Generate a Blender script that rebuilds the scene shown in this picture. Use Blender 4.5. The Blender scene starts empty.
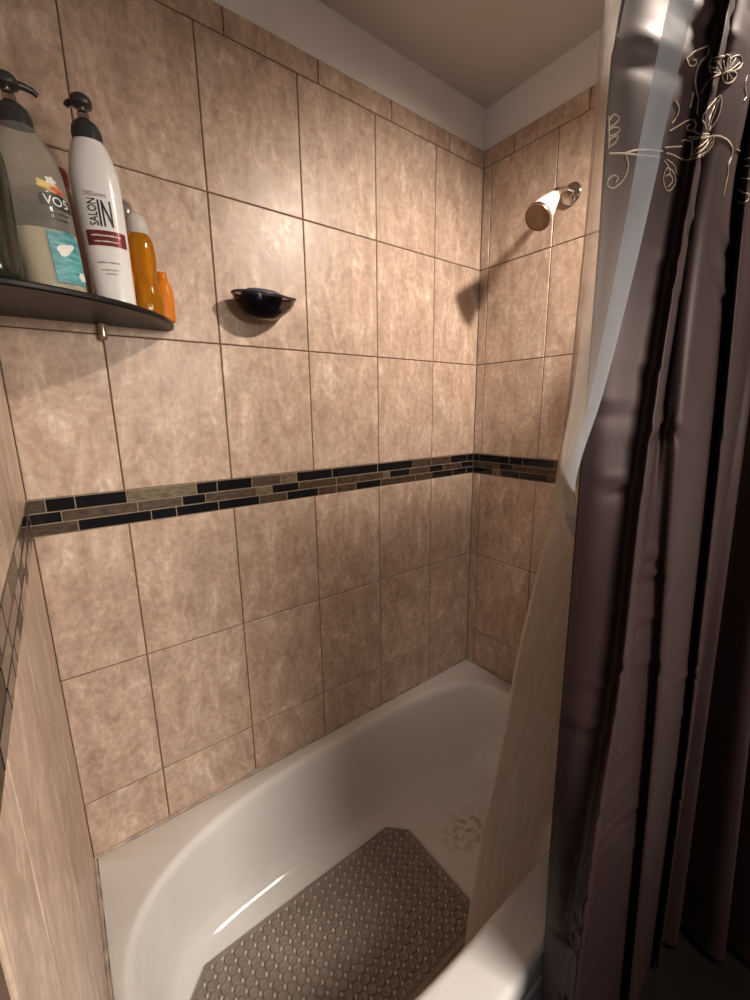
import bpy, bmesh, math, random
from mathutils import Vector, Matrix, Euler
from mathutils.bvhtree import BVHTree
import numpy as np

random.seed(7)
SC = bpy.context.scene
COL = SC.collection
PI = math.pi

# ------------------------------------------------------------------ camera
CAM = Vector((0.062873, -1.18311, 1.161141))
CR = Vector((0.7941752, -0.60755128, -0.01293023))
CU = Vector((0.13608984, 0.15707526, 0.97816508))
CF = Vector((0.59225443, 0.77859412, -0.20742684))
FPX = 420.06
cd = bpy.data.cameras.new('camera')
cam = bpy.data.objects.new('camera', cd)
COL.objects.link(cam)
cam.matrix_world = Matrix(((CR.x, CU.x, -CF.x, CAM.x), (CR.y, CU.y, -CF.y, CAM.y),
                           (CR.z, CU.z, -CF.z, CAM.z), (0, 0, 0, 1)))
cd.sensor_fit = 'VERTICAL'
cd.sensor_height = 36.0
cd.lens = FPX * 36.0 / 1000.0
cd.clip_start = 0.01
SC.camera = cam

# ------------------------------------------------------------------ light, exposure
SC.view_settings.view_transform = 'Standard'
SC.view_settings.look = 'None'
SC.view_settings.gamma = 1.0
SC.view_settings.use_curve_mapping = False
SC.view_settings.exposure = 0.0
w = bpy.data.worlds.new('world')
SC.world = w
w.use_nodes = True
w.node_tree.nodes['Background'].inputs[0].default_value = (0.9, 0.93, 1.0, 1)
w.node_tree.nodes['Background'].inputs[1].default_value = 0.02

def look_rot(loc, target):
    return (Vector(target) - Vector(loc)).to_track_quat('-Z', 'Y').to_euler()

def light(name, kind, loc, target, energy, color, **kw):
    l = bpy.data.lights.new(name, kind)
    l.energy = energy
    l.color = color
    for k, v in kw.items():
        setattr(l, k, v)
    o = bpy.data.objects.new(name, l)
    COL.objects.link(o)
    o.location = loc
    o.rotation_euler = look_rot(loc, target)
    return o

# the bathroom's lamp, high on the right beyond the curtain, shade open downwards
light('bathroom_lamp', 'SPOT', (1.17, -1.058, 2.10), (1.08, -0.05, 0.92), 104, (1.0, 0.85, 0.72),
      spot_size=math.radians(108), spot_blend=1.0, shadow_soft_size=0.035)
# unseen fill lights added: warm one behind the camera, cool one far left
light('warm_fill', 'AREA', (1.02, -2.30, 1.30), (0.18, -0.60, -0.12), 37, (1.0, 0.89, 0.78),
      shape='RECTANGLE', size=0.75, size_y=0.9, spread=math.radians(120))
light('cool_fill', 'AREA', (-0.93, -1.75, 1.35), (0.6, -1.1, 1.1), 2.5, (0.80, 0.90, 1.0),
      shape='RECTANGLE', size=0.55, size_y=0.8)

# ------------------------------------------------------------------ node helpers
def new_mat(name):
    m = bpy.data.materials.new(name)
    m.use_nodes = True
    nt = m.node_tree
    return m, nt, nt.nodes['Principled BSDF']

def plain(name, col, rough=0.5, metal=0.0, spec=0.5, trans=0.0, ior=1.45, noise=0.0, nscale=20, bump=0.0, bscale=200, sheen=0, coat=0, alpha=1.0):
    m, nt, b = new_mat(name)
    b.inputs['Roughness'].default_value = rough
    b.inputs['Metallic'].default_value = metal
    b.inputs['Specular IOR Level'].default_value = spec
    b.inputs['Transmission Weight'].default_value = trans
    b.inputs['IOR'].default_value = ior
    b.inputs['Sheen Weight'].default_value = sheen
    b.inputs['Coat Weight'].default_value = coat
    b.inputs['Alpha'].default_value = alpha
    tc = nt.nodes.new('ShaderNodeTexCoord')
    n = nt.nodes.new('ShaderNodeTexNoise')
    n.inputs['Scale'].default_value = nscale
    n.inputs['Detail'].default_value = 5
    nt.links.new(tc.outputs['Object'], n.inputs['Vector'])
    r = nt.nodes.new('ShaderNodeValToRGB')
    lo = tuple(c * (1 - noise) for c in col)
    hi = tuple(min(1, c * (1 + noise)) for c in col)
    r.color_ramp.elements[0].color = (*lo, 1)
    r.color_ramp.elements[1].color = (*hi, 1)
    r.color_ramp.elements[0].position = 0.3
    r.color_ramp.elements[1].position = 0.7
    nt.links.new(n.outputs['Fac'], r.inputs['Fac'])
    nt.links.new(r.outputs['Color'], b.inputs['Base Color'])
    if bump:
        n2 = nt.nodes.new('ShaderNodeTexNoise')
        n2.inputs['Scale'].default_value = bscale
        nt.links.new(tc.outputs['Object'], n2.inputs['Vector'])
        bp = nt.nodes.new('ShaderNodeBump')
        bp.inputs['Strength'].default_value = bump
        bp.inputs['Distance'].default_value = 0.002
        nt.links.new(n2.outputs['Fac'], bp.inputs['Height'])
        nt.links.new(bp.outputs['Normal'], b.inputs['Normal'])
    return m

def travertine():
    m, nt, b = new_mat('travertine_tile')
    L = nt.links.new
    uv = nt.nodes.new('ShaderNodeUVMap')
    uv.uv_map = 'tile'
    mp = nt.nodes.new('ShaderNodeMapping')
    mp.inputs['Scale'].default_value = (1.0, 0.44, 1)
    L(uv.outputs['UV'], mp.inputs['Vector'])
    # warp
    nw = nt.nodes.new('ShaderNodeTexNoise')
    nw.inputs['Scale'].default_value = 9
    nw.inputs['Detail'].default_value = 4
    L(mp.outputs['Vector'], nw.inputs['Vector'])
    mx = nt.nodes.new('ShaderNodeVectorMath'); mx.operation = 'MULTIPLY_ADD'
    mx.inputs[1].default_value = (0.07, 0.11, 0)
    L(nw.outputs['Color'], mx.inputs[0]); L(mp.outputs['Vector'], mx.inputs[2])
    n1 = nt.nodes.new('ShaderNodeTexNoise')
    n1.inputs['Scale'].default_value = 19
    n1.inputs['Detail'].default_value = 9
    n1.inputs['Roughness'].default_value = 0.70
    L(mx.outputs['Vector'], n1.inputs['Vector'])
    r = nt.nodes.new('ShaderNodeValToRGB')
    cr = r.color_ramp
    cr.elements[0].position = 0.32; cr.elements[0].color = (0.385, 0.272, 0.208, 1)
    cr.elements[1].position = 0.68; cr.elements[1].color = (0.690, 0.570, 0.475, 1)
    e = cr.elements.new(0.47); e.color = (0.485, 0.355, 0.275, 1)
    e = cr.elements.new(0.56); e.color = (0.545, 0.415, 0.325, 1)
    L(n1.outputs['Fac'], r.inputs['Fac'])
    # thin paler veins that run up the tile
    n2 = nt.nodes.new('ShaderNodeTexNoise')
    n2.inputs['Scale'].default_value = 11
    n2.inputs['Detail'].default_value = 7
    n2.inputs['Roughness'].default_value = 0.6
    L(mx.outputs['Vector'], n2.inputs['Vector'])
    ab = nt.nodes.new('ShaderNodeMath'); ab.operation = 'SUBTRACT'; ab.inputs[1].default_value = 0.5
    L(n2.outputs['Fac'], ab.inputs[0])
    ab2 = nt.nodes.new('ShaderNodeMath'); ab2.operation = 'ABSOLUTE'
    L(ab.outputs[0], ab2.inputs[0])
    mr = nt.nodes.new('ShaderNodeMapRange')
    mr.inputs['From Min'].default_value = 0.0; mr.inputs['From Max'].default_value = 0.035
    mr.inputs['To Min'].default_value = 1.18; mr.inputs['To Max'].default_value = 1.0
    L(ab2.outputs[0], mr.inputs['Value'])
    mm = nt.nodes.new('ShaderNodeMix'); mm.data_type = 'RGBA'; mm.blend_type = 'MULTIPLY'
    mm.inputs['Factor'].default_value = 1
    L(r.outputs['Color'], mm.inputs['A']); L(mr.outputs['Result'], mm.inputs['B'])
    n3 = nt.nodes.new('ShaderNodeTexNoise')
    n3.inputs['Scale'].default_value = 60
    n3.inputs['Detail'].default_value = 4
    L(uv.outputs['UV'], n3.inputs['Vector'])
    mr2 = nt.nodes.new('ShaderNodeMapRange')
    mr2.inputs['To Min'].default_value = 0.26; mr2.inputs['To Max'].default_value = 0.50
    L(n3.outputs['Fac'], mr2.inputs['Value'])
    gr = nt.nodes.new('ShaderNodeMapRange')
    gr.inputs['From Min'].default_value = 0.3; gr.inputs['From Max'].default_value = 0.7
    gr.inputs['To Min'].default_value = 0.86; gr.inputs['To Max'].default_value = 1.12
    L(n3.outputs['Fac'], gr.inputs['Value'])
    m5 = nt.nodes.new('ShaderNodeMix'); m5.data_type = 'RGBA'; m5.blend_type = 'MULTIPLY'
    m5.inputs['Factor'].default_value = 1
    L(mm.outputs['Result'], m5.inputs['A']); L(gr.outputs['Result'], m5.inputs['B'])
    L(m5.outputs['Result'], b.inputs['Base Color'])
    L(mr2.outputs['Result'], b.inputs['Roughness'])
    bp = nt.nodes.new('ShaderNodeBump')
    bp.inputs['Strength'].default_value = 0.10
    bp.inputs['Distance'].default_value = 0.0012
    L(n3.outputs['Fac'], bp.inputs['Height'])
    L(bp.outputs['Normal'], b.inputs['Normal'])
    b.inputs['Specular IOR Level'].default_value = 0.38
    return m

def stone(name, c0, c1):
    m, nt, b = new_mat(name)
    L = nt.links.new
    tc = nt.nodes.new('ShaderNodeTexCoord')
    mp = nt.nodes.new('ShaderNodeMapping'); mp.inputs['Scale'].default_value = (1, 1, 4)
    L(tc.outputs['Object'], mp.inputs['Vector'])
    n = nt.nodes.new('ShaderNodeTexNoise'); n.inputs['Scale'].default_value = 45; n.inputs['Detail'].default_value = 6
    L(mp.outputs['Vector'], n.inputs['Vector'])
    r = nt.nodes.new('ShaderNodeValToRGB')
    r.color_ramp.elements[0].position = 0.35; r.color_ramp.elements[0].color = (*c0, 1)
    r.color_ramp.elements[1].position = 0.65; r.color_ramp.elements[1].color = (*c1, 1)
    L(n.outputs['Fac'], r.inputs['Fac']); L(r.outputs['Color'], b.inputs['Base Color'])
    b.inputs['Roughness'].default_value = 0.45
    return m

M = {}
M['tile'] = travertine()
M['grout'] = plain('dark_grout', (0.125, 0.078, 0.055), 0.9, noise=0.2)
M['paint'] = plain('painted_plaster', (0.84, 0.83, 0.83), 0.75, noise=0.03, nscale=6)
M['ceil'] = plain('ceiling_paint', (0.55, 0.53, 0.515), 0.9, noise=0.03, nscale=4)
M['floor'] = plain('floor_tile', (0.004, 0.003, 0.003), 0.9, spec=0.1, noise=0.25, nscale=12)
M['bglass'] = plain('black_glass_tile', (0.008, 0.008, 0.010), 0.12)
M['bstone'] = stone('brown_stone_tile', (0.026, 0.016, 0.010), (0.095, 0.060, 0.036))
M['ostone'] = stone('olive_stone_tile', (0.075, 0.056, 0.030), (0.19, 0.145, 0.085))
M['lgrout'] = plain('tan_grout', (0.29, 0.225, 0.165), 0.9, noise=0.15)
M['porcelain'] = None
M['mat'] = plain('mat_vinyl', (0.27, 0.23, 0.195), 0.40, noise=0.12, nscale=30)
M['matdot'] = plain('mat_pale_dot', (0.55, 0.50, 0.45), 0.4)
M['chrome'] = plain('chrome', (0.62, 0.58, 0.54), 0.14, metal=1.0)
M['nickel'] = plain('tarnished_nickel', (0.50, 0.42, 0.33), 0.28, metal=1.0, noise=0.15, nscale=60)
M['whitepl'] = plain('white_plastic', (0.62, 0.59, 0.57), 0.36, noise=0.02)
M['tanface'] = plain('limescaled_face', (0.36, 0.225, 0.13), 0.5, noise=0.15, nscale=60)
M['caulk'] = plain('old_caulk', (0.40, 0.33, 0.27), 0.7, noise=0.35, nscale=25)

def porcelain():
    m, nt, b = new_mat('porcelain')
    L = nt.links.new
    tc = nt.nodes.new('ShaderNodeTexCoord')
    n = nt.nodes.new('ShaderNodeTexNoise'); n.inputs['Scale'].default_value = 20; n.inputs['Detail'].default_value = 6
    L(tc.outputs['Object'], n.inputs['Vector'])
    # a rust stain on the bottom towards the drain end
    sub = nt.nodes.new('ShaderNodeVectorMath'); sub.operation = 'SUBTRACT'
    sub.inputs[1].default_value = (0.325, 0.030, 0.076)
    L(tc.outputs['Object'], sub.inputs[0])
    sc = nt.nodes.new('ShaderNodeVectorMath'); sc.operation = 'MULTIPLY'
    sc.inputs[1].default_value = (7.0, 12.0, 4.0)
    L(sub.outputs[0], sc.inputs[0])
    ln = nt.nodes.new('ShaderNodeVectorMath'); ln.operation = 'LENGTH'
    L(sc.outputs[0], ln.inputs[0])
    mr = nt.nodes.new('ShaderNodeMapRange')
    mr.inputs['From Min'].default_value = 0.0; mr.inputs['From Max'].default_value = 1.0
    mr.inputs['To Min'].default_value = 0.95; mr.inputs['To Max'].default_value = 0.0
    L(ln.outputs['Value'], mr.inputs['Value'])
    mu = nt.nodes.new('ShaderNodeMath'); mu.operation = 'MULTIPLY'
    n2 = nt.nodes.new('ShaderNodeTexNoise'); n2.inputs['Scale'].default_value = 42; n2.inputs['Detail'].default_value = 5
    L(tc.outputs['Object'], n2.inputs['Vector'])
    st = nt.nodes.new('ShaderNodeMapRange')
    st.inputs['From Min'].default_value = 0.44; st.inputs['From Max'].default_value = 0.62
    L(n2.outputs['Fac'], st.inputs['Value'])
    L(mr.outputs['Result'], mu.inputs[0]); L(st.outputs['Result'], mu.inputs[1])
    r = nt.nodes.new('ShaderNodeValToRGB')
    r.color_ramp.elements[0].color = (0.74, 0.725, 0.70, 1)
    r.color_ramp.elements[1].color = (0.79, 0.78, 0.76, 1)
    L(n.outputs['Fac'], r.inputs['Fac'])
    mx = nt.nodes.new('ShaderNodeMix'); mx.data_type = 'RGBA'
    mx.inputs['B'].default_value = (0.30, 0.17, 0.09, 1)
    L(mu.outputs[0], mx.inputs['Factor']); L(r.outputs['Color'], mx.inputs['A'])
    L(mx.outputs['Result'], b.inputs['Base Color'])
    b.inputs['Roughness'].default_value = 0.09
    return m
M['porcelain'] = porcelain()

# ------------------------------------------------------------------ object helpers
def mesh_obj(name, verts, faces, mats, parent=None, fmat=None, smooth=None, uvs=None):
    me = bpy.data.meshes.new(name)
    me.from_pydata([tuple(v) for v in verts], [], faces)
    if not isinstance(mats, (list, tuple)):
        mats = [mats]
    for m in mats:
        me.materials.append(m)
    if fmat:
        me.polygons.foreach_set('material_index', fmat)
    if uvs is not None:
        uvl = me.uv_layers.new(name='tile')
        flat = [c for uv in uvs for c in uv]
        uvl.data.foreach_set('uv', flat)
    me.validate()
    bm = bmesh.new(); bm.from_mesh(me)
    if smooth is not None:
        bmesh.ops.recalc_face_normals(bm, faces=bm.faces)
    bm.to_mesh(me); bm.free()
    if smooth is not None:
        me.polygons.foreach_set('use_smooth', [True] * len(me.polygons))
        if smooth < 179:
            me.set_sharp_from_angle(angle=math.radians(smooth))
    me.update()
    o = bpy.data.objects.new(name, me)
    COL.objects.link(o)
    if parent:
        o.parent = parent
    return o

def tag(o, label=None, cat=None, group=None, kind=None):
    if label: o['label'] = label
    if cat: o['category'] = cat
    if group: o['group'] = group
    if kind: o['kind'] = kind
    return o

def empty(name, loc, rot=(0, 0, 0)):
    o = bpy.data.objects.new(name, None)
    o.empty_display_size = 0.05
    o.location = loc
    o.rotation_euler = rot
    COL.objects.link(o)
    return o

class MB:
    def __init__(s):
        s.v = []; s.f = []; s.m = []
    def add(s, v, f, m=0):
        n = len(s.v)
        s.v += [tuple(p) for p in v]
        s.f += [tuple(i + n for i in q) for q in f]
        s.m += [m] * len(f)
    def box(s, a, b, m=0):
        x0, y0, z0 = a; x1, y1, z1 = b
        s.add([(x0, y0, z0), (x1, y0, z0), (x1, y1, z0), (x0, y1, z0), (x0, y0, z1), (x1, y0, z1), (x1, y1, z1), (x0, y1, z1)],
              [(0, 3, 2, 1), (4, 5, 6, 7), (0, 1, 5, 4), (1, 2, 6, 5), (2, 3, 7, 6), (3, 0, 4, 7)], m)
    def loft(s, rings, m=0, cap0=True, cap1=True, closed=False):
        n = len(rings[0])
        v = [p for r in rings for p in r]
        f = []
        k = len(rings)
        for i in range(k if closed else k - 1):
            a = i * n; b = ((i + 1) % k) * n
            for j in range(n):
                j2 = (j + 1) % n
                f.append((a + j, a + j2, b + j2, b + j))
        if not closed and cap0: f.append(tuple(range(n - 1, -1, -1)))
        if not closed and cap1: f.append(tuple((k - 1) * n + j for j in range(n)))
        s.add(v, f, m)
    def lathe(s, prof, n=32, m=0, mat=None, cap0=True, cap1=True):
        rings = []
        for r, z in prof:
            ring = [Vector((r * math.cos(2 * PI * i / n), r * math.sin(2 * PI * i / n), z)) for i in range(n)]
            if mat: ring = [mat @ p for p in ring]
            rings.append(ring)
        s.loft(rings, m, cap0, cap1)
    def tube(s, pts, r, n=10, m=0, closed=False):
        pts = [Vector(p) for p in pts]
        rings = []
        up = None
        k = len(pts)
        for i, p in enumerate(pts):
            if closed:
                t = (pts[(i + 1) % k] - pts[i - 1]).normalized()
            else:
                t = (pts[min(i + 1, k - 1)] - pts[max(i - 1, 0)]).normalized()
            if up is None:
                up = Vector((0, 0, 1)) if abs(t.z) < 0.9 else Vector((1, 0, 0))
            a = (up - t * up.dot(t))
            if a.length < 1e-6: a = t.orthogonal()
            a.normalize(); up = a
            b = t.cross(a)
            rr = r(i / (k - 1)) if callable(r) else r
            rings.append([p + (a * math.cos(2 * PI * j / n) + b * math.sin(2 * PI * j / n)) * rr for j in range(n)])
        s.loft(rings, m, closed=closed)
    def build(s, name, mats, parent=None, smooth=40):
        return mesh_obj(name, s.v, s.f, mats, parent, s.m, smooth)

def interp(tab, x):
    """tab: list of (x, v...) rows ascending in x; smooth (monotone-ish cubic) interpolation"""
    tab = sorted(tab)
    xs = [t[0] for t in tab]
    if x <= xs[0]: return tab[0][1:]
    if x >= xs[-1]: return tab[-1][1:]
    for i in range(len(xs) - 1):
        if xs[i] <= x <= xs[i + 1]:
            break
    h = xs[i + 1] - xs[i]; t = (x - xs[i]) / h
    out = []
    for c in range(1, len(tab[0])):
        p0 = tab[i][c]; p1 = tab[i + 1][c]
        d = (p1 - p0) / h
        m0 = ((p1 - tab[i - 1][c]) / (xs[i + 1] - xs[i - 1])) if i > 0 else d
        m1 = ((tab[i + 2][c] - p0) / (xs[i + 2] - xs[i])) if i + 2 < len(xs) else d
        out.append((2*t**3 - 3*t**2 + 1) * p0 + (t**3 - 2*t**2 + t) * h * m0 + (-2*t**3 + 3*t**2) * p1 + (t**3 - t**2) * h * m1)
    return tuple(out)

def catmull(P, n):
    P = [Vector(p) for p in P]
    out = []
    k = len(P)
    for i in range(k - 1):
        p0 = P[i - 1] if i else 2 * P[0] - P[1]
        p1, p2 = P[i], P[i + 1]
        p3 = P[i + 2] if i + 2 < k else 2 * P[-1] - P[-2]
        for j in range(n):
            t = j / n
            out.append(0.5 * ((2 * p1) + (p2 - p0) * t + (2 * p0 - 5 * p1 + 4 * p2 - p3) * t * t + (3 * p1 - p0 - 3 * p2 + p3) * t ** 3))
    out.append(P[-1])
    return out

# ------------------------------------------------------------------ the room
L_ = 1.50           # tub alcove length
CEIL = 2.25
FLOOR = -0.40
TT = 2.11           # top of the tiling
ROWS = [-0.012, 0.167, 0.530, 0.893]
ROWS2 = [0.977, 1.340, 1.698, 2.050]
G = 0.0014          # half a grout joint
TD = 0.007          # tile thickness
BAND = (0.893, 0.977)

def tiled_wall(name, org, axu, axn, cols, topcols, slab):
    """org + axu*u + z ; tiles stand out of org-plane by TD along axn (so that their faces lie at the org plane + TD)"""
    verts = []; faces = []; fm = []; uvs = []
    axu = Vector(axu); axn = Vector(axn); org = Vector(org)
    up = Vector((0, 0, 1))
    def quad(ps, m, uv):
        n = len(verts)
        verts.extend(ps); faces.append(tuple(range(n, n + len(ps)))); fm.append(m); uvs.extend(uv)
    flip = axu.cross(up).dot(axn) < 0
    def tile(u0, u1, z0, z1):
        ro = random.random() * 40; rp = random.random() * 40
        g = G; b = 0.0016
        def P(u, z, d): return org + axu * u + up * z + axn * d
        o = [(u0 + g, z0 + g), (u1 - g, z0 + g), (u1 - g, z1 - g), (u0 + g, z1 - g)]
        i = [(u0 + g + b, z0 + g + b), (u1 - g - b, z0 + g + b), (u1 - g - b, z1 - g - b), (u0 + g + b, z1 - g - b)]
        dev = random.uniform(-0.0004, 0.0004)
        back = [P(*p, -TD) for p in o]; mid = [P(*p, -b) for p in o]; fr = [P(*p, dev) for p in i]
        U = lambda p: (p[0] - u0 + ro, p[1] - z0 + rp)
        def q(ps, uv):
            if flip: ps = ps[::-1]; uv = uv[::-1]
            quad(ps, 1, uv)
        q(fr, [U(p) for p in i])
        for k in range(4):
            k2 = (k + 1) % 4
            q([mid[k], mid[k2], fr[k2], fr[k]], [U(o[k]), U(o[k2]), U(i[k2]), U(i[k])])
            q([back[k], back[k2], mid[k2], mid[k]], [U(o[k]), U(o[k2]), U(o[k2]), U(o[k])])
    for (a, b) in zip(cols[:-1], cols[1:]):
        for rows in (ROWS, ROWS2):
            for (c, d) in zip(rows[:-1], rows[1:]):
                tile(a, b, c, d)
    for (a, b) in zip(topcols[:-1], topcols[1:]):
        tile(a, b, 2.050, TT)
    # grout bed, just behind the faces
    u0, u1 = cols[0], cols[-1]
    def boxq(a0, a1, z0, z1, d0, d1, m):
        P = [org + axu * a + up * z + axn * d for d in (d0, d1) for z in (z0, z1) for a in (a0, a1)]
        for ids in ((4, 5, 7, 6), (0, 2, 3, 1), (0, 1, 5, 4), (2, 6, 7, 3), (0, 4, 6, 2), (1, 3, 7, 5)):
            quad([P[k] for k in ids], m, [(0, 0)] * 4)
    boxq(u0, u1, ROWS[0], TT, -TD - 0.001, -0.0028, 0)
    s0, s1, z0, z1, d0, d1 = slab
    boxq(s0, s1, z0, z1, d0, d1, 2)
    o = mesh_obj(name, verts, faces, [M['grout'], M['tile'], M['paint']], None, fm, None, uvs)
    tag(o, kind='structure')
    return o

def band(name, org, axu, axn, length, spec, u_start=0.0):
    """mosaic border: three courses of strip tiles"""
    org = Vector(org); axu = Vector(axu); axn = Vector(axn); up = Vector((0, 0, 1))
    mb = MB()
    flip = axu.cross(up).dot(axn) < 0
    def box(a0, a1, z0, z1, d0, d1, m, bev=0.0):
        o = [(a0, z0), (a1, z0), (a1, z1), (a0, z1)]
        i = [(a0 + bev, z0 + bev), (a1 - bev, z0 + bev), (a1 - bev, z1 - bev), (a0 + bev, z1 - bev)]
        P = lambda p, d: org + axu * p[0] + up * p[1] + axn * d
        v = [P(p, d0) for p in o] + [P(p, d1 - bev) for p in o] + [P(p, d1) for p in i]
        f = [(8, 9, 10, 11)]
        for k in range(4):
            k2 = (k + 1) % 4
            f.append((k, k2, 4 + k2, 4 + k)); f.append((4 + k, 4 + k2, 8 + k2, 8 + k))
        if flip: f = [q[::-1] for q in f]
        mb.add(v, f, m)
    z0, z1 = BAND
    box(u_start, length, z0 - 0.0005, z1 + 0.0005, -TD - 0.0005, -0.001, 3)
    hs = [z1, z1 - 0.031, z1 - 0.057, z0]
    for row in range(3):
        u = u_start
        top, bot = hs[row], hs[row + 1]
        seq = list(spec[row])
        while u < length - 0.004:
            if seq: m, l = seq.pop(0)
            else: m, l = random.choice((0, 0, 0, 1, 1, 2)), random.choice((0.035, 0.06, 0.085, 0.11, 0.14))
            e = min(u + l, length)
            if length - e < 0.015: e = length
            box(u + 0.0012, e - 0.0012, bot + 0.0013, top - 0.0013, -TD, 0.0006, m, 0.0012)
            u = e
    o = mb.build(name, [M['bglass'], M['bstone'], M['ostone'], M['lgrout']], None, smooth=None)
    tag(o, kind='structure')
    return o

colsB = [0.0, 0.188, 0.453, 0.718, 0.983, 1.248, 1.5]
topB = [0.0, 0.262, 0.525, 0.785, 1.05, 1.314, 1.5]
tiled_wall('wall_back', (0, 0, 0), (1, 0, 0), (0, -1, 0), colsB, topB, (-0.1, 1.55, FLOOR, CEIL, -0.06, -TD))
colsR = [0.0, 0.040, 0.302, 0.565, 0.83, 0.90]
topR = [0.0, 0.132, 0.397, 0.662, 0.90]
tiled_wall('wall_right', (L_, 0, 0), (0, -1, 0), (-1, 0, 0), colsR, topR, (-0.05, 2.35, FLOOR, CEIL, -0.06, -TD))
colsL = [0.0, 0.245, 0.51, 0.775, 0.90]
topL = [0.0, 0.13, 0.395, 0.66, 0.90]
tiled_wall('wall_left', (0, 0, 0), (0, -1, 0), (1, 0, 0), colsL, topL, (0.0, 0.90, FLOOR, CEIL, -0.10, -TD))

K, B, O = 0, 1, 2
band('trim_1', (0, 0, 0), (1, 0, 0), (0, -1, 0), L_, [
    [(B, .032), (K, .055), (K, .105), (O, .165), (K, .055), (K, .100), (B, .09), (O, .055), (K, .13), (K, .19), (K, .17), (B, .10), (B, .11), (K, .10)],
    [(K, .058), (B, .155), (B, .105), (K, .060), (B, .145), (O, .05), (K, .09), (B, .14), (B, .09), (B, .11), (O, .03), (K, .10), (B, .10), (K, .08)],
    [(B, .086), (K, .155), (K, .060), (K, .11), (K, .12), (B, .09), (K, .11), (B, .07), (B, .08), (K, .11), (B, .17), (B, .09), (K, .12)]])
band('trim_2', (L_, 0, 0), (0, -1, 0), (-1, 0, 0), 0.90, [
    [(K, .03), (K, .15), (K, .06), (K, .13), (B, .10)],
    [(B, .05), (B, .085), (K, .06), (B, .07), (B, .12)],
    [(K, .10), (O, .04), (K, .09), (K, .12), (B, .08)]])
band('trim_3', (0, 0, 0), (0, -1, 0), (1, 0, 0), 0.90, [
    [(B, .10), (K, .16), (B, .07), (K, .11), (O, .12)],
    [(K, .07), (B, .16), (K, .12), (B, .09)],
    [(B, .12), (K, .16), (B, .07), (K, .11)]])

def slab(name, a, b, mat):
    mb = MB(); mb.box(a, b)
    return tag(mb.build(name, mat, None, smooth=None), kind='structure')
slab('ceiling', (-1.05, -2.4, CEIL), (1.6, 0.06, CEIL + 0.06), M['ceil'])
slab('floor', (-1.05, -2.4, FLOOR - 0.06), (1.6, 0.06, FLOOR), M['floor'])
M['roompaint'] = plain('bathroom_wall_paint', (0.36, 0.32, 0.28), 0.8, noise=0.03, nscale=6)
slab('wall_front', (-1.05, -2.4, FLOOR), (1.56, -2.35, CEIL), M['roompaint'])
slab('wall_far_left', (-1.05, -2.35, FLOOR), (-1.0, -0.84, CEIL), M['roompaint'])
slab('wall_entry', (-1.0, -0.90, FLOOR), (-0.10, -0.84, CEIL), M['roompaint'])

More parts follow.
